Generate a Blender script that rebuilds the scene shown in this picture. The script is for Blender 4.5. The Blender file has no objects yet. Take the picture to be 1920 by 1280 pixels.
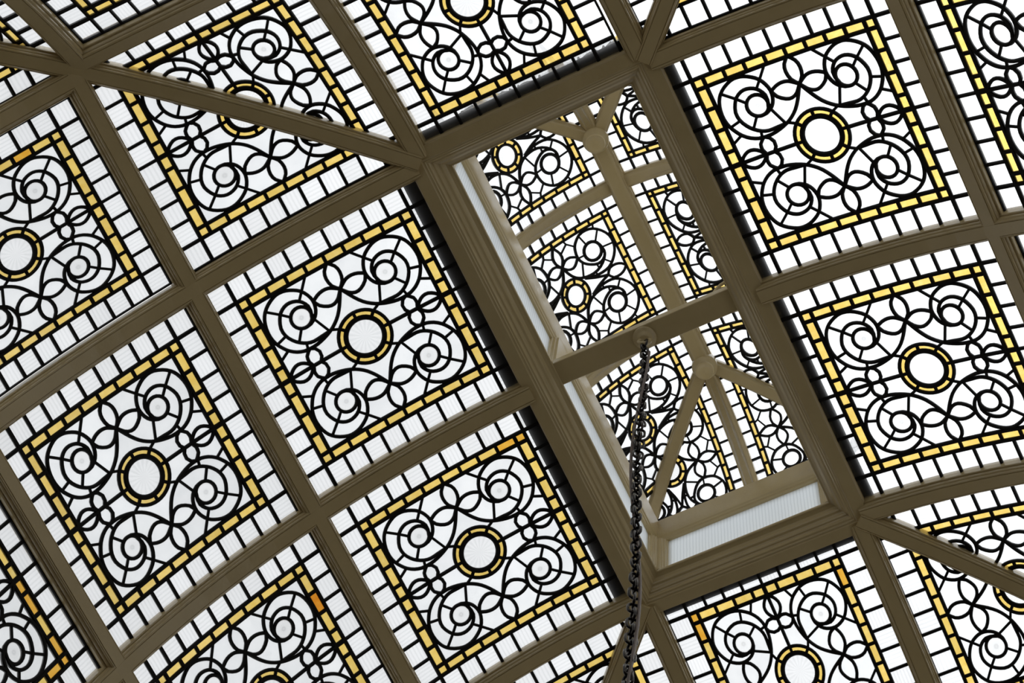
import bpy, math, random
from mathutils import Matrix, Vector
from mathutils.geometry import delaunay_2d_cdt

# ------------------------------------------------------------------ camera, sky, exposure
U = 0.45                                   # metres per model unit
FPX = 4017.894                             # focal length in pixels of a 1920 px wide frame
CAM_POS = Vector((-3.7732943, 7.3603342, -22.7107136))
CAM_R = Vector((-0.8971577, -0.4355530, 0.0734960))
CAM_D = Vector((0.3877950, -0.8563330, -0.3410409))
CAM_F = Vector((0.2114784, -0.2774661, 0.9371710))
scene = bpy.context.scene
COL = scene.collection
cam_data = bpy.data.cameras.new('camera')
cam_data.sensor_width = 36.0
cam_data.lens = FPX * 36.0 / 1920.0
cam_data.clip_end = 500
cam = bpy.data.objects.new('camera', cam_data)
COL.objects.link(cam)
M3 = Matrix((CAM_R, -CAM_D, -CAM_F)).transposed()
cam.matrix_world = Matrix.Translation(CAM_POS * U) @ M3.to_4x4()
scene.camera = cam

SUN_DIR = Vector((-0.33, -0.17, 0.93)).normalized()   # where the cloud cover is brightest
world = bpy.data.worlds.new('overcast_sky')
scene.world = world
world.use_nodes = True
wn, wl = world.node_tree.nodes, world.node_tree.links
wn.clear()
w_out = wn.new('ShaderNodeOutputWorld')
w_bg = wn.new('ShaderNodeBackground')
w_tc = wn.new('ShaderNodeTexCoord')
w_dot = wn.new('ShaderNodeVectorMath'); w_dot.operation = 'DOT_PRODUCT'
w_dot.inputs[1].default_value = SUN_DIR
w_max = wn.new('ShaderNodeMath'); w_max.operation = 'MAXIMUM'; w_max.inputs[1].default_value = 0.0
w_pow = wn.new('ShaderNodeMath'); w_pow.operation = 'POWER'; w_pow.inputs[1].default_value = 9.0
w_mad = wn.new('ShaderNodeMath'); w_mad.operation = 'MULTIPLY_ADD'
w_mad.inputs[1].default_value = 2.0
w_mad.inputs[2].default_value = 0.84
wl.new(w_tc.outputs['Generated'], w_dot.inputs[0])
wl.new(w_dot.outputs['Value'], w_max.inputs[0])
wl.new(w_max.outputs[0], w_pow.inputs[0])
wl.new(w_pow.outputs[0], w_mad.inputs[0])
w_bg.inputs['Color'].default_value = (0.965, 0.985, 1.0, 1)
wl.new(w_mad.outputs[0], w_bg.inputs['Strength'])
wl.new(w_bg.outputs[0], w_out.inputs['Surface'])

scene.cycles.max_bounces = 7
scene.cycles.diffuse_bounces = 4
scene.cycles.glossy_bounces = 3
scene.cycles.transparent_max_bounces = 12
vs = scene.view_settings
vs.view_transform = 'Standard'
vs.look = 'None'
vs.exposure = 0.0
vs.gamma = 1.0
vs.use_curve_mapping = False

# ------------------------------------------------------------------ geometry constants (model units)
R0, TH0, XI = 6.37963, 0.205736, 1.7752      # main cove: radius, slope and plan offset at the inner amber line
SP, PITCH, OFF = 2.06125, 2.96905, 1.5971    # amber frame length, panel pitch, extra offset of the end slopes
YC = 1.45854                                  # half bay
UC = [SP / 2 + PITCH * i for i in range(3)]   # arc position of panel centres, rows 1-3
RIB_U = [SP + (PITCH - SP) / 2 + PITCH * i for i in range(2)]
RB_Y = 2.915                                  # bay rib at ring corner (long sides)
RB_X = 1.336                                  # bay rib at ring corner (ends)
JK_Y, JK_X = 5.48, 3.885                      # jack ribs past the hip node
RL, THL, Z0L, CXL, HB = 2.05, math.radians(8), 3.36, -0.04, 1.64   # lantern vault
SL = 1.155


def prof(u, w=0.0):
    a = TH0 + u / R0
    return (XI - R0 * math.sin(TH0) + (R0 + w) * math.sin(a), -R0 * math.cos(TH0) + (R0 + w) * math.cos(a))


def profl(s, w=0.0):
    a = THL + s / RL
    return (-RL * math.sin(THL) + (RL + w) * math.sin(a), Z0L - RL * math.cos(THL) + (RL + w) * math.cos(a))


def project(p):
    d = Vector(p) - CAM_POS
    z = d.dot(CAM_F)
    return 960 + FPX * d.dot(CAM_R) / z, 640 + FPX * d.dot(CAM_D) / z


# ------------------------------------------------------------------ materials
def mat(name):
    m = bpy.data.materials.new(name)
    m.use_nodes = True
    m.node_tree.nodes.clear()
    n, l = m.node_tree.nodes, m.node_tree.links
    out = n.new('ShaderNodeOutputMaterial')
    return m, n, l, out


def ramp(n, l, src, stops):
    r = n.new('ShaderNodeValToRGB')
    while len(r.color_ramp.elements) > 1:
        r.color_ramp.elements.remove(r.color_ramp.elements[-1])
    r.color_ramp.elements[0].position = stops[0][0]
    r.color_ramp.elements[0].color = (*stops[0][1], 1)
    for p, c in stops[1:]:
        e = r.color_ramp.elements.new(p)
        e.color = (*c, 1)
    l.new(src, r.inputs[0])
    return r.outputs[0]


def paint(name, c0, c1, rough=0.32):
    m, n, l, out = mat(name)
    b = n.new('ShaderNodeBsdfPrincipled')
    tc = n.new('ShaderNodeTexCoord')
    nz = n.new('ShaderNodeTexNoise')
    nz.inputs['Scale'].default_value = 6.0
    nz.inputs['Detail'].default_value = 4.0
    l.new(tc.outputs['Object'], nz.inputs['Vector'])
    l.new(ramp(n, l, nz.outputs['Fac'], [(0.3, c0), (0.7, c1)]), b.inputs['Base Color'])
    b.inputs['Roughness'].default_value = rough
    nz2 = n.new('ShaderNodeTexNoise')
    nz2.inputs['Scale'].default_value = 45.0
    nz2.inputs['Detail'].default_value = 3.0
    l.new(tc.outputs['Object'], nz2.inputs['Vector'])
    bp = n.new('ShaderNodeBump')
    bp.inputs['Strength'].default_value = 0.12
    bp.inputs['Distance'].default_value = 0.01
    l.new(nz2.outputs['Fac'], bp.inputs['Height'])
    l.new(bp.outputs[0], b.inputs['Normal'])
    l.new(b.outputs[0], out.inputs['Surface'])
    return m


def plain(name, col, rough=0.6, metal=0.0, spec=0.5):
    m, n, l, out = mat(name)
    b = n.new('ShaderNodeBsdfPrincipled')
    b.inputs['Base Color'].default_value = (*col, 1)
    b.inputs['Roughness'].default_value = rough
    b.inputs['Metallic'].default_value = metal
    b.inputs['Specular IOR Level'].default_value = spec
    tc = n.new('ShaderNodeTexCoord')
    nz = n.new('ShaderNodeTexNoise')
    nz.inputs['Scale'].default_value = 30.0
    l.new(tc.outputs['Object'], nz.inputs['Vector'])
    bp = n.new('ShaderNodeBump')
    bp.inputs['Strength'].default_value = 0.15
    bp.inputs['Distance'].default_value = 0.005
    l.new(nz.outputs['Fac'], bp.inputs['Height'])
    l.new(bp.outputs[0], b.inputs['Normal'])
    l.new(b.outputs[0], out.inputs['Surface'])
    return m


def glass(name, stops, pattern=None, scale=20.0, veil=0.12, rnd=0.10, gloss=0.05):
    """leaded glass: light passes straight through, tinted, with a little scatter and surface gloss.
    stops: tint at pattern value 0..1"""
    m, n, l, out = mat(name)
    tc = n.new('ShaderNodeTexCoord')
    oi = n.new('ShaderNodeObjectInfo')
    nz = n.new('ShaderNodeTexNoise')
    nz.inputs['Scale'].default_value = scale if pattern is None else 9.0
    nz.inputs['Detail'].default_value = 3.0
    vadd = n.new('ShaderNodeVectorMath'); vadd.operation = 'ADD'
    l.new(tc.outputs['Object'], vadd.inputs[0])
    l.new(oi.outputs['Location'], vadd.inputs[1])
    l.new(vadd.outputs[0], nz.inputs['Vector'])
    if pattern in ('x', 'y'):
        wv = n.new('ShaderNodeTexWave')  # reeds: bright and dim bands of refracted light, put into the tint
        wv.bands_direction = 'X' if pattern == 'x' else 'Y'
        wv.inputs['Scale'].default_value = scale
        wv.inputs['Distortion'].default_value = 0.6
        wv.inputs['Detail'].default_value = 1.0
        l.new(tc.outputs['Object'], wv.inputs['Vector'])
        src = wv.outputs['Fac']
    elif pattern == 'ring':
        ln = n.new('ShaderNodeVectorMath'); ln.operation = 'LENGTH'
        sep = n.new('ShaderNodeVectorMath'); sep.operation = 'MULTIPLY'
        sep.inputs[1].default_value = (1, 1, 0)
        l.new(tc.outputs['Object'], sep.inputs[0])
        l.new(sep.outputs[0], ln.inputs[0])
        mu = n.new('ShaderNodeMath'); mu.operation = 'MULTIPLY'
        mu.inputs[1].default_value = 1.0 / scale
        l.new(ln.outputs['Value'], mu.inputs[0])
        src = mu.outputs[0]
    elif pattern == 'star':
        gr = n.new('ShaderNodeTexGradient'); gr.gradient_type = 'RADIAL'
        l.new(tc.outputs['Object'], gr.inputs[0])
        mu = n.new('ShaderNodeMath'); mu.operation = 'MULTIPLY'; mu.inputs[1].default_value = scale * 2 * math.pi
        l.new(gr.outputs['Fac'], mu.inputs[0])
        si = n.new('ShaderNodeMath'); si.operation = 'SINE'
        l.new(mu.outputs[0], si.inputs[0])
        ma = n.new('ShaderNodeMath'); ma.operation = 'MULTIPLY_ADD'; ma.inputs[1].default_value = 0.3
        l.new(si.outputs[0], ma.inputs[0]); l.new(nz.outputs['Fac'], ma.inputs[2])
        src = ma.outputs[0]
    else:
        src = nz.outputs['Fac']
    tint = ramp(n, l, src, stops)
    # every piece of glass has its own density
    var = n.new('ShaderNodeMath'); var.operation = 'MULTIPLY_ADD'
    var.inputs[1].default_value = -rnd; var.inputs[2].default_value = 1.0
    l.new(oi.outputs['Random'], var.inputs[0])
    sc_ = n.new('ShaderNodeVectorMath'); sc_.operation = 'SCALE'
    l.new(tint, sc_.inputs[0]); l.new(var.outputs[0], sc_.inputs['Scale'])
    # the pane is a closed slab: two surfaces, each passes the square root of the tint
    gm = n.new('ShaderNodeGamma'); gm.inputs['Gamma'].default_value = 0.5
    l.new(sc_.outputs[0], gm.inputs['Color'])
    tr = n.new('ShaderNodeBsdfTransparent'); l.new(gm.outputs[0], tr.inputs['Color'])
    tl = n.new('ShaderNodeBsdfTranslucent'); l.new(gm.outputs[0], tl.inputs['Color'])
    mx = n.new('ShaderNodeMixShader'); mx.inputs[0].default_value = veil
    l.new(tr.outputs[0], mx.inputs[1]); l.new(tl.outputs[0], mx.inputs[2])
    gl = n.new('ShaderNodeBsdfGlossy'); gl.inputs['Roughness'].default_value = 0.15
    gl.inputs['Color'].default_value = (0.9, 0.9, 0.9, 1)
    mx2 = n.new('ShaderNodeMixShader'); mx2.inputs[0].default_value = gloss
    l.new(mx.outputs[0], mx2.inputs[1]); l.new(gl.outputs[0], mx2.inputs[2])
    l.new(mx2.outputs[0], out.inputs['Surface'])
    return m


PAINT = paint('cream_gloss_paint', (0.48, 0.375, 0.19), (0.52, 0.41, 0.215), 0.27)
LEAD = plain('lead_came', (0.008, 0.007, 0.006), 0.6, spec=0.15)
IRON = plain('black_iron', (0.022, 0.018, 0.016), 0.22, 0.6)
CABLE = plain('brown_cable_sheath', (0.10, 0.065, 0.05), 0.45)
FLASH = plain('dark_lead_flashing', (0.007, 0.007, 0.007), 0.8, spec=0.05)
WOOD = plain('dark_oak_floor', (0.12, 0.08, 0.045), 0.5)
PLASTER = paint('warm_plaster', (0.165, 0.120, 0.068), (0.18, 0.135, 0.078), 0.8)
G_CLEAR = glass('clear_leaded_glass', [(0.3, (0.90, 0.908, 0.918)), (0.6, (0.95, 0.955, 0.96))], None, 14.0)
G_AMBER = glass('amber_glass', [(0.25, (0.84, 0.57, 0.12)), (0.6, (0.90, 0.655, 0.185)), (0.8, (0.94, 0.73, 0.26))], None, 30.0, rnd=0.16)
G_ORANGE = glass('deep_orange_glass', [(0.3, (0.62, 0.20, 0.012)), (0.7, (0.72, 0.30, 0.03))], None, 30.0, rnd=0.1)
G_DEEP = glass('deep_amber_glass', [(0.3, (0.78, 0.38, 0.035)), (0.7, (0.84, 0.48, 0.07))], None, 30.0, rnd=0.12)
G_RIBX = glass('reeded_glass_across', [(0.0, (0.86, 0.865, 0.87)), (0.45, (0.95, 0.95, 0.955)), (1.0, (0.97, 0.97, 0.975))], 'x', 16.0)
G_RIBY = glass('reeded_glass_along', [(0.0, (0.86, 0.865, 0.87)), (0.45, (0.95, 0.95, 0.955)), (1.0, (0.97, 0.97, 0.975))], 'y', 16.0)
G_EYE = glass('bullseye_glass', [(0.0, (0.50, 0.50, 0.50)), (0.06, (0.90, 0.90, 0.90)), (0.12, (0.70, 0.70, 0.70)), (0.3, (0.88, 0.88, 0.88)), (0.7, (0.93, 0.93, 0.93)), (0.86, (0.84, 0.83, 0.82)), (0.98, (0.62, 0.61, 0.60))], 'ring', 0.115 * U)
G_STAR = glass('pressed_star_glass', [(0.2, (0.85, 0.855, 0.86)), (0.7, (0.93, 0.93, 0.935))], 'star', 18.0)
G_CLERE = glass('obscured_reeded_glass', [(0.0, (0.60, 0.65, 0.68)), (0.3, (0.83, 0.88, 0.91)), (1.0, (0.85, 0.90, 0.93))], 'x', 17.0, veil=0.8)
MATS = {'clear_pane': G_CLEAR, 'amber_pane': G_AMBER, 'orange_pane': G_ORANGE, 'reeded_pane': G_RIBX, 'reeded_pane_y': G_RIBY,
        'bullseye_roundel': G_EYE, 'pressed_roundel': G_STAR}


# ------------------------------------------------------------------ object helpers
def mesh(name, verts, faces, material, smooth=False):
    me = bpy.data.meshes.new(name)
    me.from_pydata([(v[0] * U, v[1] * U, v[2] * U) for v in verts], [], faces)
    me.materials.append(material)
    if smooth:
        me.polygons.foreach_set('use_smooth', [True] * len(me.polygons))
    me.update()
    return me


def obj(name, me, parent=None, matrix=None):
    o = bpy.data.objects.new(name, me)
    COL.objects.link(o)
    if parent is not None:
        o.parent = parent
    if matrix is not None:
        o.matrix_local = matrix
    return o


def tag(o, label=None, cat=None, group=None, kind=None):
    if label: o['label'] = label
    if cat: o['category'] = cat
    if group: o['group'] = group
    if kind: o['kind'] = kind
    return o


def T(x, y, z):
    return Matrix.Translation((x * U, y * U, z * U))


def sweep(frames, profile, closed=True, caps=True):
    """frames: (origin, side, up); profile: (a, b) pairs -> origin + a*side + b*up"""
    V, F = [], []
    n = len(profile)
    for o, s, up in frames:
        for a, b in profile:
            V.append(o + s * a + up * b)
    for i in range(len(frames) - 1):
        for j in range(n if closed else n - 1):
            k = (j + 1) % n
            F.append((i * n + j, i * n + k, (i + 1) * n + k, (i + 1) * n + j))
    if caps and closed:
        F.append(tuple(range(n)))
        F.append(tuple(range((len(frames) - 1) * n, len(frames) * n))[::-1])
    return V, F


def tube_frames(pts, up=Vector((0, 0, 1))):
    fr = []
    for i, p in enumerate(pts):
        t = (pts[min(i + 1, len(pts) - 1)] - pts[max(i - 1, 0)]).normalized()
        s = t.cross(up)
        if s.length < 1e-4:
            s = t.cross(Vector((1, 0, 0)))
        s.normalize()
        fr.append((p, s, s.cross(t)))
    return fr


def circle(r, n=8):
    return [(r * math.cos(2 * math.pi * i / n), r * math.sin(2 * math.pi * i / n)) for i in range(n)]


def lathe(prof_pts, n=24):
    V, F = [], []
    m = len(prof_pts)
    for i in range(n):
        a = 2 * math.pi * i / n
        for r, z in prof_pts:
            V.append((r * math.cos(a), r * math.sin(a), z))
    for i in range(n):
        for j in range(m - 1):
            k = (i + 1) % n
            F.append((i * m + j, k * m + j, k * m + j + 1, i * m + j + 1))
    return V, F


def box(x0, x1, y0, y1, z0, z1):
    V = [(x, y, z) for x in (x0, x1) for y in (y0, y1) for z in (z0, z1)]
    F = [(0, 1, 3, 2), (4, 6, 7, 5), (0, 4, 5, 1), (2, 3, 7, 6), (0, 2, 6, 4), (1, 5, 7, 3)]
    return V, F


# ------------------------------------------------------------------ the room below (light well)
Z_FLOOR, Z_EAVE, WX, WY = -26.0, -6.2, 6.95, 8.55
tag(obj('floor', mesh('floor', *box(-WX, WX, -WY, WY, Z_FLOOR - 0.3, Z_FLOOR), WOOD)), kind='structure')
for nm, b in (('wall_east', (-WX - 0.3, -WX, -WY - 0.3, WY + 0.3)), ('wall_west', (WX, WX + 0.3, -WY - 0.3, WY + 0.3)),
              ('wall_north', (-WX, WX, WY, WY + 0.3)), ('wall_south', (-WX, WX, -WY - 0.3, -WY))):
    tag(obj(nm, mesh(nm, *box(*b, Z_FLOOR - 0.3, Z_EAVE), PLASTER)), kind='structure')

# ------------------------------------------------------------------ leaded glass patterns
def cr(P, step=0.045):
    """Catmull-Rom through the points"""
    out = []
    n = len(P)
    for i in range(n - 1):
        p0, p1, p2, p3 = P[max(i - 1, 0)], P[i], P[i + 1], P[min(i + 2, n - 1)]
        L = math.dist(p1, p2)
        k = max(1, int(round(L / step)))
        for j in range(k):
            t = j / k
            out.append(tuple(0.5 * ((2 * p1[d]) + (-p0[d] + p2[d]) * t + (2 * p0[d] - 5 * p1[d] + 4 * p2[d] - p3[d]) * t * t
                                    + (-p0[d] + 3 * p1[d] - 3 * p2[d] + p3[d]) * t ** 3) for d in (0, 1)))
    out.append(P[-1])
    return out


def circ(cx, cy, r, n):
    return [(cx + r * math.cos(2 * math.pi * i / n), cy + r * math.sin(2 * math.pi * i / n)) for i in range(n)] + [(cx + r, cy)]


def seg(a, b, step=0.3):
    k = max(1, int(math.ceil(math.dist(a, b) / step)))
    return [(a[0] + (b[0] - a[0]) * i / k, a[1] + (b[1] - a[1]) * i / k) for i in range(k + 1)]


def mirror4(lines):
    out = []
    for pts, w, k in lines:
        for sx in (1, -1):
            for sy in (1, -1):
                out.append(([(x * sx, y * sy) for x, y in pts], w, k))
    return out


WS, WB, WP = 0.0205, 0.0235, 0.0155          # half widths: scroll cames, border cames, spokes


def main_pattern():
    q = []
    outer = [(0, .617), (.04, .545), (.093, .455), (.16, .366), (.235, .30), (.317, .251), (.413, .215), (.515, .192), (.61, .190),
             (.675, .198), (.757, .232), (.828, .288), (.876, .350), (.92, .432), (.942, .53), (.937, .635), (.908, .732),
             (.862, .803), (.79, .862), (.695, .906), (.62, .914), (.545, .90), (.467, .862), (.40, .81), (.353, .734),
             (.331, .655), (.339, .577), (.368, .51), (.415, .46), (.47, .432), (.54, .424)]
    q.append((cr(outer), WS, 's'))
    inner = [(.317, .251), (.36, .250), (.437, .246), (.53, .242), (.609, .263), (.685, .313), (.742, .376), (.785, .46), (.792, .555),
             (.756, .649), (.709, .711), (.643, .75), (.572, .759), (.496, .737), (.442, .693), (.405, .625), (.405, .565), (.428, .49)]
    q.append((cr(inner), WS, 's'))
    q.append((circ(.533, .546, .122, 22), WS, 's'))
    for a in ([(.271, .945), (.392, .806), (.464, .725)], [(.853, .802), (.729, .698), (.636, .61)], [(.914, .419), (.785, .452)],
              [(.598, .428), (.684, .316)], [(.424, .483), (.324, .253)], [(.305, .258), (.216, .216)], [(.618, .264), (.635, .190)],
              [(.840, .295), (.97, .229)]):
        q.append((a, WP, 'p'))
    q.append((cr([(0, .617), (.054, .654), (.113, .687), (.185, .695), (.258, .678), (.328, .64)]), WS, 's'))
    q.append((cr([(.328, .64), (.29, .565), (.207, .508), (.135, .499), (.064, .537), (0, .617)]), WS, 's'))
    q.append((cr([(0, .617), (.065, .69), (.086, .79), (.065, .875), (0, .945)]), WS, 's'))
    q.append((cr([(.665, 0), (.72, .06), (.78, .097), (.85, .10), (.92, .06), (.97, 0)]), WS, 's'))
    q.append((cr([(.665, 0), (.69, .06), (.682, .13), (.645, .17), (.61, .19), (.562, .165), (.53, .11), (.535, .05), (.57, 0)]), WS, 's'))
    L = mirror4(q)
    for s in (1, -1):
        L.append((seg((s * .97, 0), (s * .305, 0)), 0.022, 'b'))
    L.append((circ(0, 0, .305, 40), WS, 's'))
    L.append((circ(0, 0, .220, 36), 0.029, 's'))
    for i in range(8):
        a = i * math.pi / 4
        L.append(([(.222 * math.cos(a), .222 * math.sin(a)), (.305 * math.cos(a), .305 * math.sin(a))], WP * 1.2, 'p'))
    ui, uo, vi, vo, E = .966, 1.094, .940, 1.060, 1.345
    L += frame_lines(ui, uo, vi, vo, E, E, [-ui + 2 * ui * i / 8 for i in range(9)],
                     [-vi, -.69, -.43, -.17, 0, .17, .43, .69, vi], [-uo + 2 * uo * i / 9 for i in range(10)],
                     [-vo, -.79, -.527, -.263, 0, .263, .527, .79, vo])

    def cls(x, y):
        ax, ay = abs(x), abs(y)
        if ax > uo or ay > vo: return 'reeded_pane'
        if ax > ui or ay > vi: return 'amber_pane'
        r = math.hypot(x, y)
        if r < .2: return 'pressed_roundel'
        if r < .30 and r > .23: return 'amber_pane'
        if math.hypot(ax - .533, ay - .546) < .04: return 'bullseye_roundel'
        return 'clear_pane'
    return L, cls


def frame_lines(ui, uo, vi, vo, Eu, Ev, du, dv, cu, cv, WB=WB):
    """amber border strip and the row of clear squares round it"""
    L = []
    for s in (1, -1):
        L.append((seg((-uo, s * vi), (uo, s * vi)), WB, 'b'))
        L.append((seg((s * ui, -vo), (s * ui, vo)), WB, 'b'))
        L.append((seg((-Eu, s * vo), (Eu, s * vo)), WB, 'b'))
        L.append((seg((s * uo, -Ev), (s * uo, Ev)), WB, 'b'))
        L.append((seg((-Eu, s * Ev), (Eu, s * Ev)), WB * 0.6, 'b'))
        L.append((seg((s * Eu, -Ev), (s * Eu, Ev)), WB * 0.6, 'b'))
        for x in du[1:-1]:
            L.append(([(x, s * vi), (x, s * vo)], WB * 0.9, 'b'))
        for y in dv[1:-1]:
            L.append(([(s * ui, y), (s * uo, y)], WB * (1.25 if abs(y) < 1e-6 else 0.95), 'b'))
        for x in cu[1:-1]:
            L.append(([(x, s * vo), (x, s * Ev)], WB * 0.85, 'b'))
        for y in cv[1:-1]:
            L.append(([(s * uo, y), (s * Eu, y)], WB * 0.85, 'b'))
    return L


def lantern_pattern():
    q = []
    A = [(.605, .385), (.615, .275), (.559, .212), (.476, .195), (.379, .235), (.296, .306), (.259, .398), (.272, .501), (.311, .573),
         (.408, .644), (.514, .655), (.613, .627), (.703, .55), (.764, .446), (.771, .332), (.741, .238), (.673, .148), (.585, .086),
         (.477, .068), (.347, .079), (.228, .116)]
    B = [(0, .40), (.05, .283), (.112, .199), (.221, .136), (.366, .115), (.483, .144), (.578, .217), (.621, .304), (.60, .41)]
    q.append((cr(A, .05), WS * .85, 's'))
    q.append((cr(B, .05), WS * .85, 's'))
    q.append((circ(.481, .374, .12, 20), WS, 's'))
    q.append((cr([(.53, 0), (.585, .068), (.68, .075), (.75, .045), (.795, 0)]), WS * .8, 's'))
    q.append((cr([(.228, .116), (.36, .055), (.45, .024), (.53, 0)]), WS * .8, 's'))
    q.append((cr([(0, .40), (.058, .485), (.062, .578), (0, .687)]), WS * .8, 's'))
    q.append((cr([(0, .40), (.077, .456), (.169, .458), (.26, .406)]), WS * .8, 's'))
    q.append((cr([(.26, .406), (.206, .35), (.142, .316), (.064, .338), (0, .40)]), WS * .8, 's'))
    for a in ([(.395, .637), (.441, .485)], [(.653, .585), (.566, .462)], [(.60, .36), (.768, .342)], [(.362, .38), (.262, .39)],
              [(.575, .20), (.642, .125)], [(.286, .31), (.214, .14)], [(.453, .2), (.463, .135)], [(.402, .115), (.393, .05)],
              [(.634, .687), (.613, .627)], [(.762, .46), (.795, .49)], [(.195, .632), (.06, .552)], [(.195, .632), (.174, .687)],
              [(.195, .632), (.288, .547)], [(.14, .18), (.142, .142)]):
        q.append((a, WP * .7, 'p'))
    L = mirror4(q)
    L.append((circ(0, 0, .212, 32), WS * .8, 's'))
    L.append((circ(0, 0, .140, 28), WS * .85, 's'))
    for i in range(8):
        a = (i + .5) * math.pi / 4
        L.append(([(.140 * math.cos(a), .140 * math.sin(a)), (.212 * math.cos(a), .212 * math.sin(a))], WP, 'p'))
    ui, uo, vi, vo = .795, .872, .687, .757
    L += frame_lines(ui, uo, vi, vo, 1.12, .95, [-ui + 2 * ui * i / 8 for i in range(9)], [-vi + 2 * vi * i / 7 for i in range(8)],
                     [-uo + 2 * uo * i / 9 for i in range(10)], [-vo + 2 * vo * i / 8 for i in range(9)], 0.0165)

    def cls(x, y):
        ax, ay = abs(x), abs(y)
        if ax > uo or ay > vo: return 'reeded_pane'
        if ax > ui or ay > vi: return 'amber_pane'
        r = math.hypot(x, y)
        if r < .13: return 'pressed_roundel'
        if .148 < r < .206: return 'amber_pane'
        if math.hypot(ax - .481, ay - .374) < .04: return 'bullseye_roundel'
        return 'clear_pane'
    return L, cls


GT = 0.006      # half thickness of the glass


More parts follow.
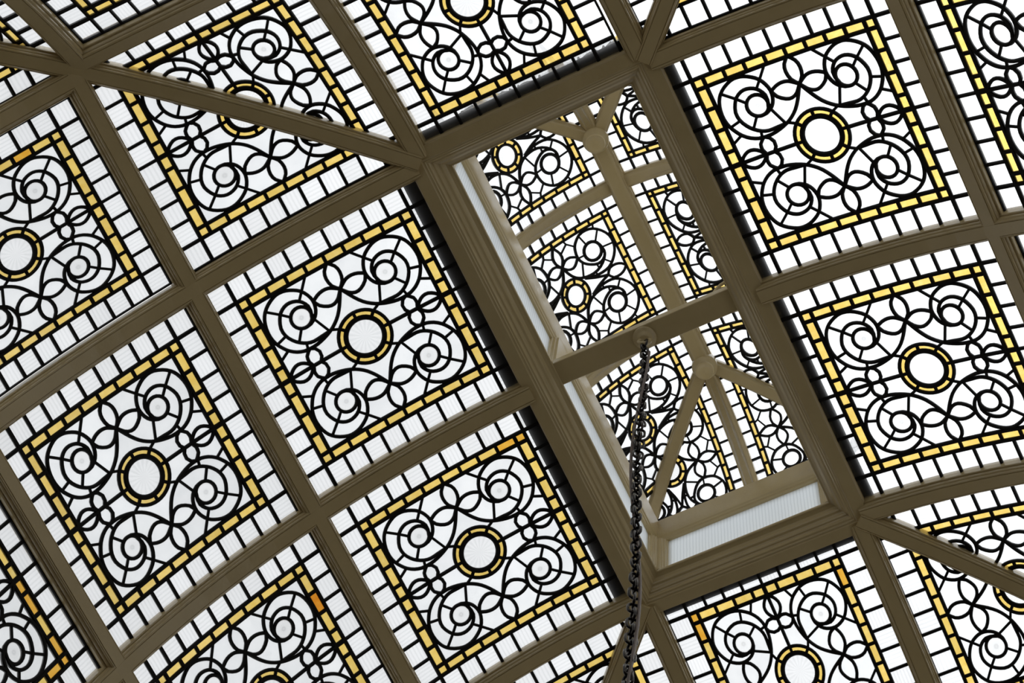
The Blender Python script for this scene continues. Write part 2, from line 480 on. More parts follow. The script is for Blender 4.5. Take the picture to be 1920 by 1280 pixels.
def make_panel_parts(name, pattern, fmap, keep=None, cut=None):
    """returns list of (part name, mesh, origin) for one leaded panel; fmap(u, v, w) -> local point"""
    lines, cls = pattern
    V, E, idx = [], [], {}

    def vid(p):
        k = (round(p[0], 5), round(p[1], 5))
        if k not in idx:
            idx[k] = len(V)
            V.append(Vector(k))
        return idx[k]
    allp = [l[0] for l in lines]
    if cut:
        allp = allp + [cut]
    for pts in allp:
        for a, b in zip(pts[:-1], pts[1:]):
            i, j = vid(a), vid(b)
            if i != j:
                E.append((i, j))
    ov, oe, of, _, oeo, _ = delaunay_2d_cdt(V, E, [], 0, 2e-4)
    hard = {tuple(sorted(e)) for e, s in zip(oe, oeo) if s}
    e2f = {}
    for fi, f in enumerate(of):
        for a, b in zip(f, list(f[1:]) + [f[0]]):
            e2f.setdefault(tuple(sorted((a, b))), []).append(fi)
    seen, regions = [False] * len(of), []
    for s in range(len(of)):
        if seen[s]: continue
        st, reg = [s], []
        seen[s] = True
        while st:
            f = st.pop(); reg.append(f)
            vs_ = of[f]
            for a, b in zip(vs_, list(vs_[1:]) + [vs_[0]]):
                e = tuple(sorted((a, b)))
                if e in hard: continue
                for g in e2f[e]:
                    if not seen[g]:
                        seen[g] = True; st.append(g)
        regions.append(reg)
    parts = []
    tick = 0
    for reg in regions:
        ar, cx, cy = 0.0, 0.0, 0.0
        for f in reg:
            a, b, c = (ov[i] for i in of[f])
            t = abs((b - a).cross(c - a)) / 2
            ar += t; cx += t * (a.x + b.x + c.x) / 3; cy += t * (a.y + b.y + c.y) / 3
        if ar < 0.0007: continue
        cx /= ar; cy /= ar
        if keep and not keep(cx, cy): continue
        # classification by an interior point: biggest triangle
        bf = max(reg, key=lambda f: abs((ov[of[f][1]] - ov[of[f][0]]).cross(ov[of[f][2]] - ov[of[f][0]])))
        ip = sum((ov[i] for i in of[bf]), Vector((0, 0))) / 3
        kind = cls(ip.x, ip.y)
        if kind in ('pressed_roundel', 'bullseye_roundel'):
            o = Vector(fmap(cx, cy, 0))
        else:
            o = Vector(fmap(ip.x, ip.y, 0))
        used, VV, FF = {}, [], []
        for f in reg:
            for i in of[f]:
                if i not in used:
                    used[i] = len(used)
        n = len(used)
        order = list(used)
        for w in (-GT, GT):
            for i in order:
                VV.append(Vector(fmap(ov[i].x, ov[i].y, w)) - o)
        rs = set(reg)
        for f in reg:
            a, b, c = (used[i] for i in of[f])
            FF.append((a, c, b)); FF.append((n + a, n + b, n + c))
            vs_ = of[f]
            for p, r in zip(vs_, list(vs_[1:]) + [vs_[0]]):
                g = [x for x in e2f[tuple(sorted((p, r)))] if x != f]
                if not g or g[0] not in rs:
                    p_, r_ = used[p], used[r]
                    FF.append((p_, r_, n + r_, n + p_))
        mk = kind
        if kind == 'reeded_pane':
            tick += 1
            mk = 'reeded_pane' if (int(math.floor(cx * 3.9 + 50)) + int(math.floor(cy * 3.9 + 50))) % 2 else 'reeded_pane_y'
        parts.append((kind, mesh(name + '_' + kind, VV, FF, MATS[mk]), o))
    # lead cames: one mesh per kind of line
    groups = {'b': ('border_cames', .026), 'p': ('spoke_cames', .018)}
    batches = [([l], 'scroll_came', .024) for l in lines if l[2] == 's']
    batches += [([l for l in lines if l[2] == g], *groups[g]) for g in ('b', 'p')]
    for batch, pn, h in batches:
        VV, FF = [], []
        for pts, w, k in batch:
            runs = [pts]
            if keep:
                dense = []
                for a, b in zip(pts[:-1], pts[1:]):
                    m = max(1, int(math.dist(a, b) / .02))
                    dense += [(a[0] + (b[0] - a[0]) * i / m, a[1] + (b[1] - a[1]) * i / m) for i in range(m)]
                dense.append(pts[-1])
                runs, cur = [], []
                for p in dense:
                    if keep(*p): cur.append(p)
                    else:
                        if len(cur) > 1: runs.append(cur)
                        cur = []
                if len(cur) > 1: runs.append(cur)
            for r in runs:
                closed = math.dist(r[0], r[-1]) < 1e-6 and len(r) > 3
                base = len(VV)
                m = len(r)
                for i, p in enumerate(r):
                    a = r[i - 1] if i else (r[-2] if closed else r[0])
                    b = r[i + 1] if i < m - 1 else (r[1] if closed else r[-1])
                    d = Vector((b[0] - a[0], b[1] - a[1]))
                    if d.length < 1e-9: d = Vector((1, 0))
                    d.normalize()
                    nx, ny = -d.y, d.x
                    for sa, sw in ((-1, -.008), (-.6, -h), (.6, -h), (1, -.008), (1, .008), (.6, h), (-.6, h), (-1, .008)):
                        VV.append(fmap(p[0] + nx * w * sa, p[1] + ny * w * sa, sw))
                for i in range(m - 1):
                    for j in range(8):
                        k2 = (j + 1) % 8
                        FF.append((base + i * 8 + j, base + i * 8 + k2, base + (i + 1) * 8 + k2, base + (i + 1) * 8 + j))
                if not closed:
                    FF.append(tuple(base + j for j in range(8))); FF.append(tuple(base + (m - 1) * 8 + j for j in range(8))[::-1])
        if FF:
            parts.append((pn, mesh(name + '_' + pn, VV, FF, LEAD), Vector((0, 0, 0))))
    return parts


def join_parts(name, parts):
    """one glass mesh and one lead mesh, for panels that stand outside the picture"""
    out = []
    for nm, test in (('panes', lambda k: 'came' not in k), ('cames', lambda k: 'came' in k)):
        V, F, mats, mi = [], [], [], []
        for k, me, o in parts:
            if not test(k): continue
            if me.materials[0] not in mats: mats.append(me.materials[0])
            b = len(V)
            V += [v.co + o * U for v in me.vertices]
            for p in me.polygons:
                F.append([b + i for i in p.vertices]); mi.append(mats.index(me.materials[0]))
        m = bpy.data.meshes.new(name + '_' + nm)
        m.from_pydata(V, [], F)
        for x in mats: m.materials.append(x)
        m.polygons.foreach_set('material_index', mi)
        m.update()
        out.append((nm, m, Vector((0, 0, 0))))
    return out


_rng = random.Random(5)
_orange = {}


def orange_copy(me, m):
    if (me.name, m.name) not in _orange:
        c = me.copy(); c.materials[0] = m
        _orange[(me.name, m.name)] = c
    return _orange[(me.name, m.name)]


def in_frame(M, pts, margin=0):
    for p in pts:
        w = (M @ (Vector(p) * U)) / U
        x, y = project(w)
        if -margin < x < 1920 + margin and -margin < y < 1280 + margin:
            return True
    return False


def place_panel(name, parts, joined, M, test_pts, label, group, orange=0.0, cat='glass panel', spots=()):
    vis = in_frame(M, test_pts)
    e = obj(name, None)
    e.empty_display_size = 0.1
    e.matrix_world = M
    tag(e, label, cat, group)
    for k, me, o in (parts if vis else joined):
        if vis and k == 'amber_pane':
            for (pu, pv, m) in spots:
                if math.hypot(o.x - pu, o.y - pv) < .12:
                    me = orange_copy(me, m)
                    break
            else:
                if _rng.random() < orange: me = orange_copy(me, G_DEEP)
        c = obj(k, me, e, Matrix.Translation(o * U))
        if not vis or k in ('border_cames', 'spoke_cames'): c['kind'] = 'stuff'
    return e


# ---- main cove panels
MAIN = main_pattern()


def main_map(u, v, w):
    a = u / R0
    return ((R0 + w) * math.sin(a), v, (R0 + w) * math.cos(a) - R0)


P_MAIN = make_panel_parts('vault_panel', MAIN, main_map)
J_MAIN = join_parts('vault_panel', P_MAIN)
GRID = [main_map(-1.3 + 2.6 * i / 8, -1.3 + 2.6 * j / 8, 0) for i in range(9) for j in range(9)]


def half_parts(uc, name, lat_in=None):
    """triangular half of a corner panel, cut along the hip; lat_in: plan offset of its inner edge"""
    x0 = prof(uc)[0]
    lo, hi = (prof(uc - 1.345)[0] if lat_in is None else lat_in), prof(uc + 1.345)[0]

    def lat(v):
        return lo + (hi - lo) * (v + 1.345) / 2.69

    def vhip(u):
        return (prof(uc + u)[0] - lo) / (hi - lo) * 2.69 - 1.345

    def f(u, v, w):
        x, z = prof(uc + u, w)
        return (x - x0, lat(v) - x0, z - prof(uc)[1])
    cut = [(-1.345 + 2.69 * i / 60, vhip(-1.345 + 2.69 * i / 60)) for i in range(61)]
    return make_panel_parts(name, MAIN, f, keep=lambda u, v: v < vhip(u) - 0.015, cut=cut), f


HALVES = [half_parts(UC[0], 'corner_panel_inner'), half_parts(UC[1], 'corner_panel_outer', 4.02)]
J_HALVES = [join_parts('corner_%d' % i, h[0]) for i, h in enumerate(HALVES)]


def side_matrix(k, dist, lat, z, th=None, sy=1.0):
    M = T(dist, lat, z)
    if th is not None:
        M = M @ Matrix.Rotation(th, 4, 'Y')
    return Matrix.Rotation(k * math.pi / 2, 4, 'Z') @ M @ Matrix.Diagonal((1, sy, 1, 1))


def main_panel(k, row, lat, sv, label, orange=0.0, dlat=0.0, spots=()):
    u = UC[row]
    x, z = prof(u)
    M = side_matrix(k, x + (OFF if k % 2 else 0), lat + dlat, z, TH0 + u / R0, sv)
    return place_panel('leaded_glass_panel', P_MAIN, J_MAIN, M, GRID, label, 'square leaded panels of the glass vault', orange, spots=spots)


# k: 0 = left slope in the picture (+X), 1 = far end at the top (+Y), 2 = right slope (-X), 3 = near end at the bottom (-Y)
SC = (JK_Y - RB_Y) / 2 / 1.46 * 0.985
YC2 = (3.372 + 5.044) / 2
XC2 = (1.775 + 3.45) / 2
SV2 = 0.84
SVT = 0.897
main_panel(0, 0, YC, 1, 'square leaded panel left of the roof opening, upper one of the two touching it', 0.0)
main_panel(0, 0, -YC, 1, 'square leaded panel left of the roof opening, lower one of the two touching it', 0.0, spots=[(-.85, 1.0, G_DEEP), (-1.03, 1.0, G_DEEP)])
main_panel(0, 1, YC, 1, 'leaded panel near the left picture edge, fully in view, two panels left of the opening', 0.0)
main_panel(0, 1, -YC, 1, 'leaded panel cut by the bottom picture edge with one deep orange border piece', 0.0, spots=[(-1.03, .56, G_ORANGE)])
main_panel(0, 1, YC2, SV2, 'leaded panel cut by the left picture edge at mid height, roundel at the edge', 0.0, spots=[(-.6, 1.0, G_DEEP)])
main_panel(0, 1, -YC2, SV2, 'leaded panel beyond the bottom edge in the second row of the left slope')
main_panel(0, 2, YC, 1, 'steep greyish leaded panel in the bottom left corner of the picture', 0.75)
main_panel(0, 2, -YC, 1, 'steep leaded panel below the bottom picture edge on the left slope')
main_panel(0, 2, YC2, SV2, 'steep leaded panel beyond the left picture edge')
main_panel(2, 0, -YC, 1, 'square leaded panel right of the roof opening, upper one of the two touching it', 0.0)
main_panel(2, 0, YC, 1, 'square leaded panel right of the roof opening, lower one of the two touching it', 0.0)
main_panel(2, 1, -YC, 1, 'leaded panel in the top right corner cut by the right picture edge', 0.0)
main_panel(2, 1, YC, 1, 'leaded panel sliver at the right picture edge, mid height', 0.0)
main_panel(2, 1, -YC2, SV2, 'leaded panel beyond the top right corner on the right slope')
main_panel(2, 1, YC2, SV2, 'leaded panel beyond the right edge on the right slope, lower')
main_panel(1, 0, 0, SVT, 'leaded panel at the far end of the opening, cut by the top picture edge', 0.0, -0.05)
main_panel(3, 0, 0, SVT, 'leaded panel at the near end of the opening, cut by the bottom picture edge', 0.12)
main_panel(1, 1, 0, SVT, 'leaded panel beyond the top edge, second row of the far end')
main_panel(3, 1, 0, SVT, 'leaded panel beyond the bottom edge, second row of the near end')
main_panel(1, 1, -XC2, SV2, 'leaded panel at the top edge near the left corner, only its lower corner in view', 0.0)
main_panel(1, 1, XC2, SV2, 'leaded panel at the top edge, second row of the far end, right')
main_panel(3, 1, XC2, SV2, 'leaded panel beyond the bottom edge, second row of the near end, left')
main_panel(3, 1, -XC2, SV2, 'leaded panel beyond the bottom edge, second row of the near end, right')

CORNER_NAMES = {(0, 1): 'below the upper left hip rib', (1, -1): 'above the upper left hip rib', (0, -1): 'left of the lower hip rib by the chain',
                (3, 1): 'right of the lower hip rib by the chain', (2, -1): 'right of the upper right hip rib', (1, 1): 'left of the upper right hip rib',
                (2, 1): 'above the lower right hip rib', (3, -1): 'below the lower right hip rib'}
for row in (0, 1):
    pts_, f_ = HALVES[row]
    test = [f_(-1.3 + 2.6 * i / 10, -1.3 + 2.6 * j / 10, 0) for i in range(11) for j in range(i)]
    for k in range(4):
        for s in (1, -1):
            x0, z0 = prof(UC[row])
            lat = s * (x0 + (0 if k % 2 else OFF))
            M = side_matrix(k, x0 + (OFF if k % 2 else 0), lat, z0, None, s)
            where = CORNER_NAMES[(k, s)]
            lab = ('triangular leaded panel half ' + where + (', inner row' if row == 0 else ', outer row'))
            place_panel('triangular_leaded_panel', pts_, J_HALVES[row], M, test, lab, 'triangular leaded panels along the hips', 0.0)

# ------------------------------------------------------------------ painted timber ribs of the main cove
RIBP = [(.135, .05), (.135, -.078), (.131, -.088), (.122, -.092), (.113, -.089), (.113, -.106), (.110, -.122), (.102, -.133), (.094, -.136),
        (.094, -.150), (.091, -.160), (.084, -.167), (.076, -.168), (.074, -.160), (.070, -.160), (.068, -.172)]
RIBP = RIBP + [(-a, b) for a, b in RIBP[::-1]]


def frames_arc(k, lat, u0, u1, n=26):
    fr = []
    for i in range(n + 1):
        u = u0 + (u1 - u0) * i / n
        a = TH0 + u / R0
        x, z = prof(u)
        o = Vector((x + (OFF if k % 2 else 0), lat, z))
        fr.append((o, Vector((0, 1, 0)), Vector((math.sin(a), 0, math.cos(a)))))
    return [(Matrix.Rotation(k * math.pi / 2, 3, 'Z') @ o, Matrix.Rotation(k * math.pi / 2, 3, 'Z') @ s, Matrix.Rotation(k * math.pi / 2, 3, 'Z') @ up) for o, s, up in fr]


def rib(name, frames, label, group, profile=RIBP, cat='rib'):
    o0 = frames[0][0].copy()
    fr = [(o - o0, s, up) for o, s, up in frames]
    V, F = sweep(fr, profile)
    o = obj(name, mesh(name, V, F, PAINT))
    o.location = o0 * U
    tag(o, label, cat, group)
    return o


U_END = (math.pi / 2 - TH0) * R0
U_RING = -0.36
for k, lats in ((0, (RB_Y, 0.0, -RB_Y)), (2, (RB_Y, 0.0, -RB_Y)), (1, (RB_X, -RB_X)), (3, (RB_X, -RB_X))):
    nm = {0: 'left slope', 1: 'far end slope', 2: 'right slope', 3: 'near end slope'}[k]
    for lt in lats:
        if k % 2 == 0:
            world_y = lt if k == 0 else -lt
            wh = 'meeting the middle of the opening' if lt == 0 else ('meeting the upper corner of the opening' if world_y > 0 else 'meeting the lower corner of the opening')
        else:
            world_x = -lt if k == 1 else lt
            wh = 'meeting the left corner of the opening' if world_x > 0 else 'meeting the right corner of the opening'
        rib('curved_rib', frames_arc(k, lt, U_RING, U_END), 'painted curved rib running down the %s, %s' % (nm, wh), 'curved ribs of the vault')
u_node = RIB_U[0]
for k in range(4):
    j = JK_X if k % 2 else JK_Y
    nm = {0: 'left slope', 1: 'far end slope', 2: 'right slope', 3: 'near end slope'}[k]
    for s in (1, -1):
        up = (s > 0) if k == 0 else (s < 0) if k == 2 else None
        wh = ('upper' if up else 'lower') if k % 2 == 0 else ('left' if ((k == 1) == (s < 0)) else 'right')
        rib('jack_rib', frames_arc(k, s * j, u_node - 0.05, U_END, 18), 'short painted rib starting at the %s hip crossing of the %s' % (wh, nm), 'jack ribs below the hip crossings')
# purlins: straight ribs between the rows
for k in range(4):
    nm = {0: 'left', 1: 'far end', 2: 'right', 3: 'near end'}[k]
    for lv, u in enumerate(RIB_U):
        x, z = prof(u)
        half = x + (0 if k % 2 else OFF) + .02
        a = TH0 + u / R0
        Rk = Matrix.Rotation(k * math.pi / 2, 3, 'Z')
        o = Vector((x + (OFF if k % 2 else 0), 0, z))
        fr = [(Rk @ (o + Vector((0, y, 0))), Rk @ Vector((math.cos(a), 0, -math.sin(a))), Rk @ Vector((math.sin(a), 0, math.cos(a)))) for y in (-half, -half / 3, half / 3, half)]
        rib('purlin_rib', fr, 'straight painted rib between the %s rows of panels on the %s slope' % (('first and second', 'second and third')[lv], nm), 'straight ribs between panel rows')
# hips
HIPP = [(a * 0.95, b - 0.03) for a, b in RIBP]
for k in range(4):
    sx = 1 if k in (0, 3) else -1
    sy = 1 if k in (0, 1) else -1
    pts = []
    for i in range(27):
        u = -0.42 + (U_END + 0.42) * i / 26
        x, z = prof(u)
        pts.append(Vector((sx * x, sy * (x + OFF), z)))
    fr = []
    side = Vector((sx, -sy, 0)).normalized()
    for i, p in enumerate(pts):
        t = (pts[min(i + 1, 26)] - pts[max(i - 1, 0)]).normalized()
        up = side.cross(t)
        if up.z < 0 or (abs(up.z) < .05 and up.x * sx < 0): up = -up
        fr.append((p, side, up))
    rib('hip_rib', fr, 'painted diagonal hip rib running out from the %s corner of the opening' % {0: 'upper left', 1: 'upper right', 2: 'lower right', 3: 'lower left'}[k], 'hip ribs of the vault', HIPP)


# ------------------------------------------------------------------ ring beam round the opening
def ring_side(profile, k, dy, cx=0.0):
    """profile: (x, z) measured on the long sides; y of the ends = x + dy. One mitred side."""
    V, F = [], []
    n = len(profile)
    for e in (-1, 1):
        for x, z in profile:
            if k % 2 == 0:
                p = Vector((x, e * (x + dy), z))
            else:
                p = Vector((x + dy, e * x, z))
            p = Matrix.Rotation(k * math.pi / 2, 3, 'Z') @ p
            p.x += cx
            V.append(p)
    for j in range(n):
        m = (j + 1) % n
        F.append((j, m, n + m, n + j))
    F.append(tuple(range(n))); F.append(tuple(range(n, 2 * n))[::-1])
    return V, F


DY = 1.63
RING = [(1.50, .24), (1.50, -.02), (1.487, -.036), (1.475, -.042), (1.475, -.072), (1.335, -.072), (1.327, -.058), (1.313, -.052), (1.304, -.054),
        (1.294, -.040), (1.276, -.034), (1.266, -.020), (1.266, .004), (1.254, .016), (1.238, .022), (1.224, .036), (1.224, .060), (1.208, .076),
        (1.184, .088), (1.170, .104), (1.170, .128), (1.150, .155), (1.118, .170), (1.096, .177), (1.088, .188), (1.088, .215), (1.10, .24)]
e = obj('ring_beam', None)
tag(e, 'moulded cream timber frame around the rectangular roof opening', 'beam')
for k in range(4):
    obj('side_beam', mesh('ring_beam_side', *ring_side(RING, k, DY), PAINT), e)

# lead-covered kerb outside, round the foot of the lantern
KERB = [(1.26, .10), (1.52, .085), (1.665, .055), (1.672, .065), (1.665, .09), (1.40, .22), (1.26, .24)]
e = obj('roof_kerb', None)
tag(e, 'dark lead covered kerb outside the glass around the opening', 'kerb')
for k in range(4):
    kp = [(min(x, 1.615), z) if k == 2 else (x, z) for x, z in KERB]
    obj('kerb_side', mesh('kerb_side', *ring_side(kp, k, 1.565), FLASH), e)

# ------------------------------------------------------------------ lantern walls with obscured glass
UPB = [(1.215, 1.06), (1.135, 1.06), (1.130, 1.085), (1.118, 1.10), (1.112, 1.13), (1.100, 1.15), (1.094, 1.20), (1.090, 1.28), (1.090, 1.60),
       (1.10, 1.62), (1.215, 1.62), (1.215, 1.12)]
e = obj('lantern_wall_plate', None)
tag(e, 'cream timber plate on top of the lantern windows carrying the upper vault', 'beam')
for k in range(4):
    obj('plate_side', mesh('plate_side', *ring_side(UPB, k, DY), PAINT), e)

wn_i = 0
for k in range(4):
    ext = (1.165 + DY) if k % 2 == 0 else 1.165
    spans = ((-ext, -.13), (.13, ext)) if k % 2 == 0 else ((-ext, ext),)
    d = 1.175 + (DY if k % 2 else 0)
    for a, b in spans:
        wn_i += 1
        V, F = box(-(b - a) / 2, (b - a) / 2, -.008, .008, -.47, .47)
        M = Matrix.Rotation(k * math.pi / 2, 4, 'Z') @ T(d, (a + b) / 2, .65) @ Matrix.Rotation(math.pi / 2, 4, 'Z')
        wobj = obj('window_%d' % wn_i, None)
        wobj.matrix_world = M
        tag(wobj, kind='structure')
        obj('pane', mesh('clerestory_pane', V, F, G_CLERE), wobj)
# corner posts
CP = [(.0, .0), (.03, .004), (.036, .018), (.056, .022), (.062, .038), (.086, .042), (.092, .060), (.105, .066), (.108, .10)]
plan = [(1.085 - a, 1.085 + b) for a, b in CP[::-1]] + [(1.085 + b, 1.085 - a) for a, b in CP[1:]] + [(1.21, .96), (1.21, 1.21), (.96, 1.21)]
for k in range(4):
    sx = 1 if k in (0, 3) else -1
    sy = 1 if k in (0, 1) else -1
    V, F = [], []
    n = len(plan)
    for z in (0, .86):
        for x, y in plan:
            V.append((sx * (x - 1.085), sy * (y - 1.085), z))
    for j in range(n):
        m = (j + 1) % n
        F.append((j, m, n + m, n + j))
    F.append(tuple(range(n))); F.append(tuple(range(n, 2 * n))[::-1])
    o = obj('corner_post', mesh('corner_post', V, F, PAINT))
    o.location = (sx * 1.085 * U, sy * (1.085 + DY) * U, .225 * U)
    tag(o, 'moulded cream corner post of the lantern at the %s corner of the opening' % {0: 'upper left', 1: 'upper right', 2: 'lower right', 3: 'lower left'}[k], 'post', 'lantern corner posts')
for s in (1, -1):
    plan2 = [(-.02, -.13), (-.02, .13), (.01, .135), (.015, .15), (.045, .155), (.05, .17), (.13, .175), (.13, -.175), (.05, -.17), (.045, -.155), (.015, -.15), (.01, -.135)]
    V = [(s * x, y, z) for z in (0, .86) for x, y in plan2]
    n = len(plan2)
    F = [(j, (j + 1) % n, n + (j + 1) % n, n + j) for j in range(n)] + [tuple(range(n)), tuple(range(n, 2 * n))[::-1]]
    o = obj('mullion_post', mesh('mullion_post', V, F, PAINT))
    o.location = (s * 1.085 * U, 0, .225 * U)
    tag(o, 'moulded cream post above the %s end of the tie beam' % ('left' if s > 0 else 'right'), 'post', 'lantern mullion posts')

# ------------------------------------------------------------------ lantern vault glass
LANT = lantern_pattern()
THC = THL + SL / RL


def lant_map(sv):
    def f(p, t, w):          # p positive towards the ridge
        a = -p / RL
        return ((RL + w) * math.sin(a), t * sv, (RL + w) * math.cos(a) - RL)
    return f


def hip_lat(p):              # plan distance of the hip from the ridge line at arc position p
    return profl(SL - p)[0]


PF = -0.66
P_LM = make_panel_parts('lantern_panel', LANT, lant_map(1.0), keep=lambda p, t: p > PF, cut=[(PF, -1.0), (PF, 1.0)])
TC, XCE = 2.003, 0.943
SVE = .68 / .722
cutA = [(1.12 - 2.24 * i / 60, HB + hip_lat(1.12 - 2.24 * i / 60) - TC) for i in range(61)]
P_LA = make_panel_parts('lantern_end_bay', LANT, lant_map(1.0), keep=lambda p, t: p > PF and t < HB + hip_lat(p) - TC, cut=cutA)
PE, YE = -0.095, 2.80        # the far end slope stops on a glazed gable
P_LAF = make_panel_parts('lantern_far_bay', LANT, lant_map(1.0), keep=lambda p, t: p > PF and t < min(HB + hip_lat(p), YE) - TC, cut=cutA + [(0, YE - TC)])
cutB = [(1.12 - 2.24 * i / 60, (hip_lat(1.12 - 2.24 * i / 60) - XCE) / SVE) for i in range(61)]
P_LB = make_panel_parts('lantern_end', LANT, lant_map(SVE), keep=lambda p, t: p > PF and t < (hip_lat(p) - XCE) / SVE, cut=cutB)
PR, XR = -0.245, 1.23         # the right slope stops on upright glass as well
P_LMR = make_panel_parts('lantern_panel_right', LANT, lant_map(1.0), keep=lambda p, t: p > PR, cut=[(PR, -1.0), (PR, 1.0)])
P_LAR = make_panel_parts('lantern_near_bay_right', LANT, lant_map(1.0), keep=lambda p, t: p > PR and t < HB + hip_lat(p) - TC, cut=cutA)
P_LAFR = make_panel_parts('lantern_far_bay_right', LANT, lant_map(1.0), keep=lambda p, t: p > PR and t < min(HB + hip_lat(p), YE) - TC, cut=cutA)
P_LBR = make_panel_parts('lantern_near_end_right', LANT, lant_map(SVE), keep=lambda p, t: p > PF and t < (min(hip_lat(p), XR) - XCE) / SVE, cut=cutB)
P_LBF = make_panel_parts('lantern_far_end', LANT, lant_map(SVE), keep=lambda p, t: p > PE and t < (hip_lat(p) - XCE) / SVE, cut=cutB)
xl, zl = profl(SL)
GL = [lant_map(1.0)(-.8 + 1.6 * i / 6, -.8 + 1.6 * j / 6, 0) for i in range(7) for j in range(7)]


def lant_matrix(k, lat, extra, sy=1.0):
    return T(CXL, 0, 0) @ Matrix.Rotation(k * math.pi / 2, 4, 'Z') @ T(xl + extra, lat, zl) @ Matrix.Rotation(THC, 4, 'Y') @ Matrix.Diagonal((1, sy, 1, 1))


LG = 'leaded panels of the upper lantern vault'
for k, nm in ((0, 'left'), (2, 'right')):
    PX = P_LMR if k == 2 else P_LM
    place_panel('lantern_glass_panel', PX, PX, lant_matrix(k, 0, 0), GL, 'leaded panel high in the lantern, middle bay %s of the ridge' % nm, LG)
    for s in (1, -1):
        up = (s > 0) == (k == 0)
        PX = (P_LAFR if k == 2 else P_LAF) if up else (P_LAR if k == 2 else P_LA)
        place_panel('lantern_glass_panel', PX, PX, lant_matrix(k, s * TC, 0, s), GL,
                    'leaded panel high in the lantern, %s bay %s of the ridge' % ('far' if up else 'near', nm), LG)
for k, nm in ((1, 'far'), (3, 'near')):
    for s in (1, -1):
        left = (s < 0) == (k == 1)
        PX = P_LBF if k == 1 else (P_LB if left else P_LBR)
        place_panel('lantern_glass_panel', PX, PX, lant_matrix(k, s * XCE, HB, s), GL,
                    'triangular leaded panel on the %s end slope of the lantern, %s of the centre rib' % (nm, 'left' if left else 'right'), LG)

# clear upstand glass between the wall plate and the foot of the lantern vault
sx_, sz_ = profl(1.84)
for k in range(4):
    wn_i += 1
    dd = (DY if k % 2 else 0)
    la, lb = ((1.2 if k % 2 else 1.2 + DY), (sx_ if k % 2 else sx_ + HB))
    if k == 1:
        sx_, sz_ = 1.16, 2.72
    elif k == 2:
        sx_, sz_ = 1.20, 2.70
    else:
        sx_, sz_ = profl(1.84)
    lb = sx_ if k % 2 else sx_ + HB
    V = []
    for w in (0, .014):
        V += [(1.195 + dd + w, -la, 1.6), (1.195 + dd + w, la, 1.6), (sx_ + dd + w, lb, sz_), (sx_ + dd + w, -lb, sz_)]
    F = [(0, 1, 2, 3), (7, 6, 5, 4), (0, 4, 5, 1), (1, 5, 6, 2), (2, 6, 7, 3), (3, 7, 4, 0)]
    wobj = obj('window_%d' % wn_i, None)
    wobj.matrix_world = Matrix.Rotation(k * math.pi / 2, 4, 'Z')
    tag(wobj, kind='structure')
    obj('pane', mesh('upstand_pane', V, F, G_CLEAR), wobj)

# ------------------------------------------------------------------ lantern ribs, ridge, bosses
LRIB = [(.100, .04), (.100, -.03), (.093, -.045), (.080, -.05), (.076, -.075), (.066, -.088), (.056, -.094)]
LRIB = LRIB + [(-a, b) for a, b in LRIB[::-1]]


def lframes(k, lat, extra, s0, s1, n=22):
    fr = []
    Rk = Matrix.Rotation(k * math.pi / 2, 3, 'Z')
    for i in range(n + 1):
        s = s0 + (s1 - s0) * i / n
        a = THL + s / RL
        x, z = profl(s)
        fr.append((Rk @ Vector((x + extra, lat, z)) + Vector((CXL, 0, 0)), Rk @ Vector((0, 1, 0)), Rk @ Vector((math.sin(a), 0, math.cos(a)))))
    return fr


S_END = 1.84
for k, nm in ((0, 'left'), (2, 'right')):
    for s in (1, -1):
        up = (s > 0) == (k == 0)
        rib('lantern_rib', lframes(k, s * 1.0, 0, .03, 1.40 if k == 2 else S_END), 'curved rib high in the lantern, %s of the two on the %s side' % ('far one' if up else 'near one', nm), 'lantern ribs', LRIB)
for k, nm in ((1, 'far'), (3, 'near')):
    rib('lantern_rib', lframes(k, 0, HB, .03, 1.25 if k == 1 else S_END), 'centre rib running from the %s ridge boss to the end wall of the lantern' % nm, 'lantern ribs', LRIB)
for k in range(4):
    sx = 1 if k in (0, 3) else -1
    sy = 1 if k in (0, 1) else -1
    pts = []
    for i in range(23):
        x, z = profl(.03 + ((1.25 if sy > 0 else 1.42 if sx < 0 else S_END) - .03) * i / 22)
        pts.append(Vector((sx * x + CXL, sy * (x + HB), z)))
    side = Vector((sx, -sy, 0)).normalized()
    fr = []
    for i, p in enumerate(pts):
        t = (pts[min(i + 1, 22)] - pts[max(i - 1, 0)]).normalized()
        up = side.cross(t)
        if up.z < 0: up = -up
        fr.append((p, side, up))
    rib('lantern_hip_rib', fr, 'diagonal hip rib of the lantern towards its %s corner' % {0: 'upper left', 1: 'upper right', 2: 'lower right', 3: 'lower left'}[k], 'lantern hip ribs', [(a * .95, b - .03) for a, b in LRIB])
RIDGE = [(.135, .06), (.135, -.04), (.120, -.055), (.120, -.10), (.105, -.115), (.092, -.12), (.092, -.17), (.080, -.185), (.065, -.19)]
RIDGE = RIDGE + [(-a, b) for a, b in RIDGE[::-1]]
rib('ridge_beam', [(Vector((CXL, y, Z0L)), Vector((1, 0, 0)), Vector((0, 0, 1))) for y in (-HB - .05, -.5, .5, HB + .05)],
    'moulded ridge beam along the top of the lantern between two round bosses', None, RIDGE, 'beam')
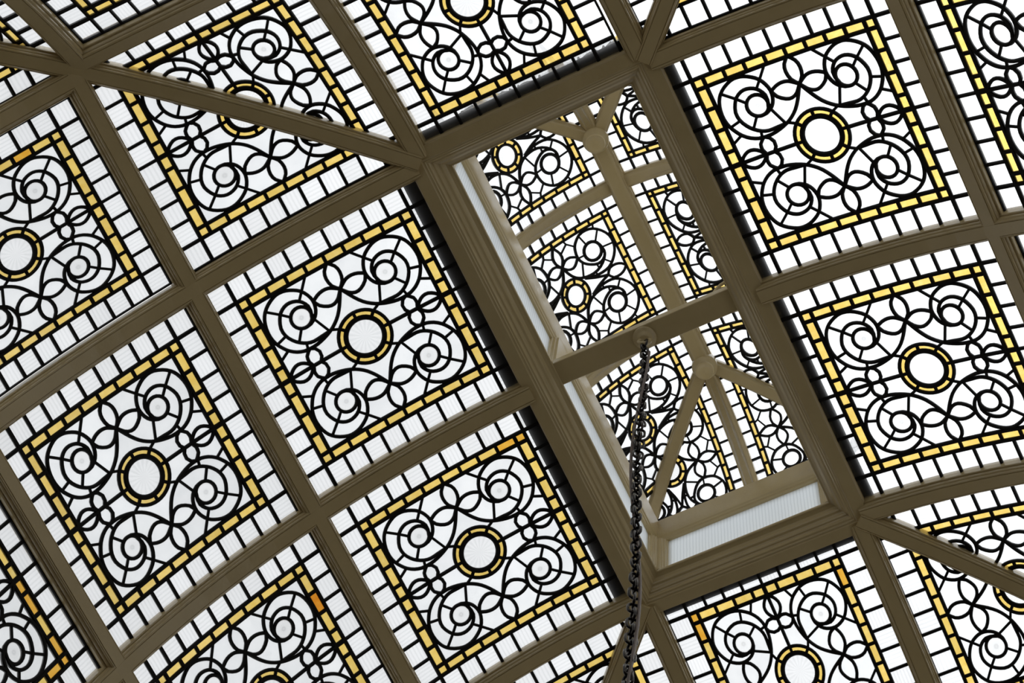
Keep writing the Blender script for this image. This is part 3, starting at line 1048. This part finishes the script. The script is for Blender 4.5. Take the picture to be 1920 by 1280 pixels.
for s, nm in ((1, 'far'), (-1, 'near')):
    e = obj('ridge_boss', None)
    e.location = (CXL * U, s * (HB + .01) * U, (Z0L - .16) * U)
    tag(e, 'round turned boss at the %s end of the lantern ridge' % nm, 'boss', 'ridge bosses')
    obj('drum', mesh('boss_drum', *lathe([(0, .12), (.155, .12), (.165, .10), (.165, -.02), (.15, -.05), (.125, -.06), (.12, -.12), (0, -.12)], 32), PAINT, True), e)
    obj('button', mesh('boss_button', *lathe([(0, -.12), (.118, -.125), (.124, -.145), (.118, -.162), (.105, -.168), (.098, -.160), (.03, -.158), (0, -.162)], 32), PAINT, True), e)

# ------------------------------------------------------------------ tie beam, hook, chain, cable
V, F = [], []
tb = [(-.135, .0), (-.142, .008), (-.142, .125), (-.135, .135), (.135, .135), (.142, .125), (.142, .008), (.135, .0)]
fr = [(Vector((x, 0, .195)), Vector((0, 1, 0)), Vector((0, 0, 1))) for x in (-1.16, -.4, .4, 1.16)]
V, F = sweep(fr, tb)
o = obj('tie_beam', mesh('tie_beam', V, F, PAINT))
tag(o, 'plain cream tie beam spanning the middle of the roof opening', 'beam')

hk = obj('ceiling_hook', None)
hk.location = (0, 0, .195 * U)
tag(hk, 'painted round hook plate under the tie beam holding the chain', 'hook')
obj('rose_plate', mesh('rose_plate', *lathe([(0, .0), (.135, .0), (.138, -.012), (.130, -.022), (.10, -.034), (.082, -.05), (.066, -.075), (.05, -.082), (0, -.084)], 32), PAINT, True), hk)
ringpts = [Vector((.062 * math.cos(a), .02 * math.cos(a), -.125 + .062 * math.sin(a))) for a in [2 * math.pi * i / 20 for i in range(21)]]
obj('eye_ring', mesh('eye_ring', *sweep(tube_frames(ringpts, Vector((0.3, -1, 0))), circle(.024, 8)), PAINT, True), hk)

# chain: welded oval links
def link_mesh():
    pts = []
    n = 20
    for i in range(n + 1):
        a = 2 * math.pi * i / n
        pts.append(Vector((.050 * math.cos(a), 0, .050 * math.sin(a) + (.034 if math.sin(a) > 1e-6 else -.034 if math.sin(a) < -1e-6 else 0))))
    return mesh('chain_link', *sweep(tube_frames(pts, Vector((0, 1, 0))), circle(.0135, 7), caps=False), IRON, True)


ch = obj('hanging_chain', None)
ch.location = (0, 0, .03 * U)
tag(ch, 'dark iron link chain hanging from the hook under the tie beam', 'chain')
LM = link_mesh()
rng = random.Random(3)
z = -.06
i = 0
STEP = .138
while z > -16.0:
    sway = .012 * math.sin(z * 1.3)
    tilt = Matrix.Rotation(math.radians((45 if i % 2 else -45) + 20 + 25 * math.sin(i * .23) + rng.uniform(-8, 8)), 4, 'Z') @ Matrix.Rotation(math.radians(rng.uniform(-5, 5)), 4, 'X')
    obj('chain_link', LM, ch, T(sway, sway * .5, z) @ tilt)
    z -= STEP
    i += 1
cpts = []
for i in range(201):
    t = i / 200
    zz = -.35 - 15.4 * t
    off = Vector((-.075 * math.cos(t * 15.6) + .01, .035 * math.sin(t * 15.6), 0))
    cpts.append(Vector((0, 0, zz)) + off)
o = obj('lamp_cable', mesh('lamp_cable', *sweep(tube_frames(cpts, Vector((1, 0, 0))), circle(.016, 7)), CABLE, True))
tag(o, 'thin brown cable winding down beside the iron chain', 'cable')
wp = [Vector(p) for p in ((-.90, .11, .335), (-.92, .12, .36), (-.955, .13, .405), (-1.0, .14, .435), (-1.06, .15, .445), (-1.12, .15, .44))]
o = obj('wire_loop', mesh('wire_loop', *sweep(tube_frames(wp), circle(.02, 7)), PAINT, True))
tag(o, 'short painted wire rising from the right end of the tie beam', 'wire')
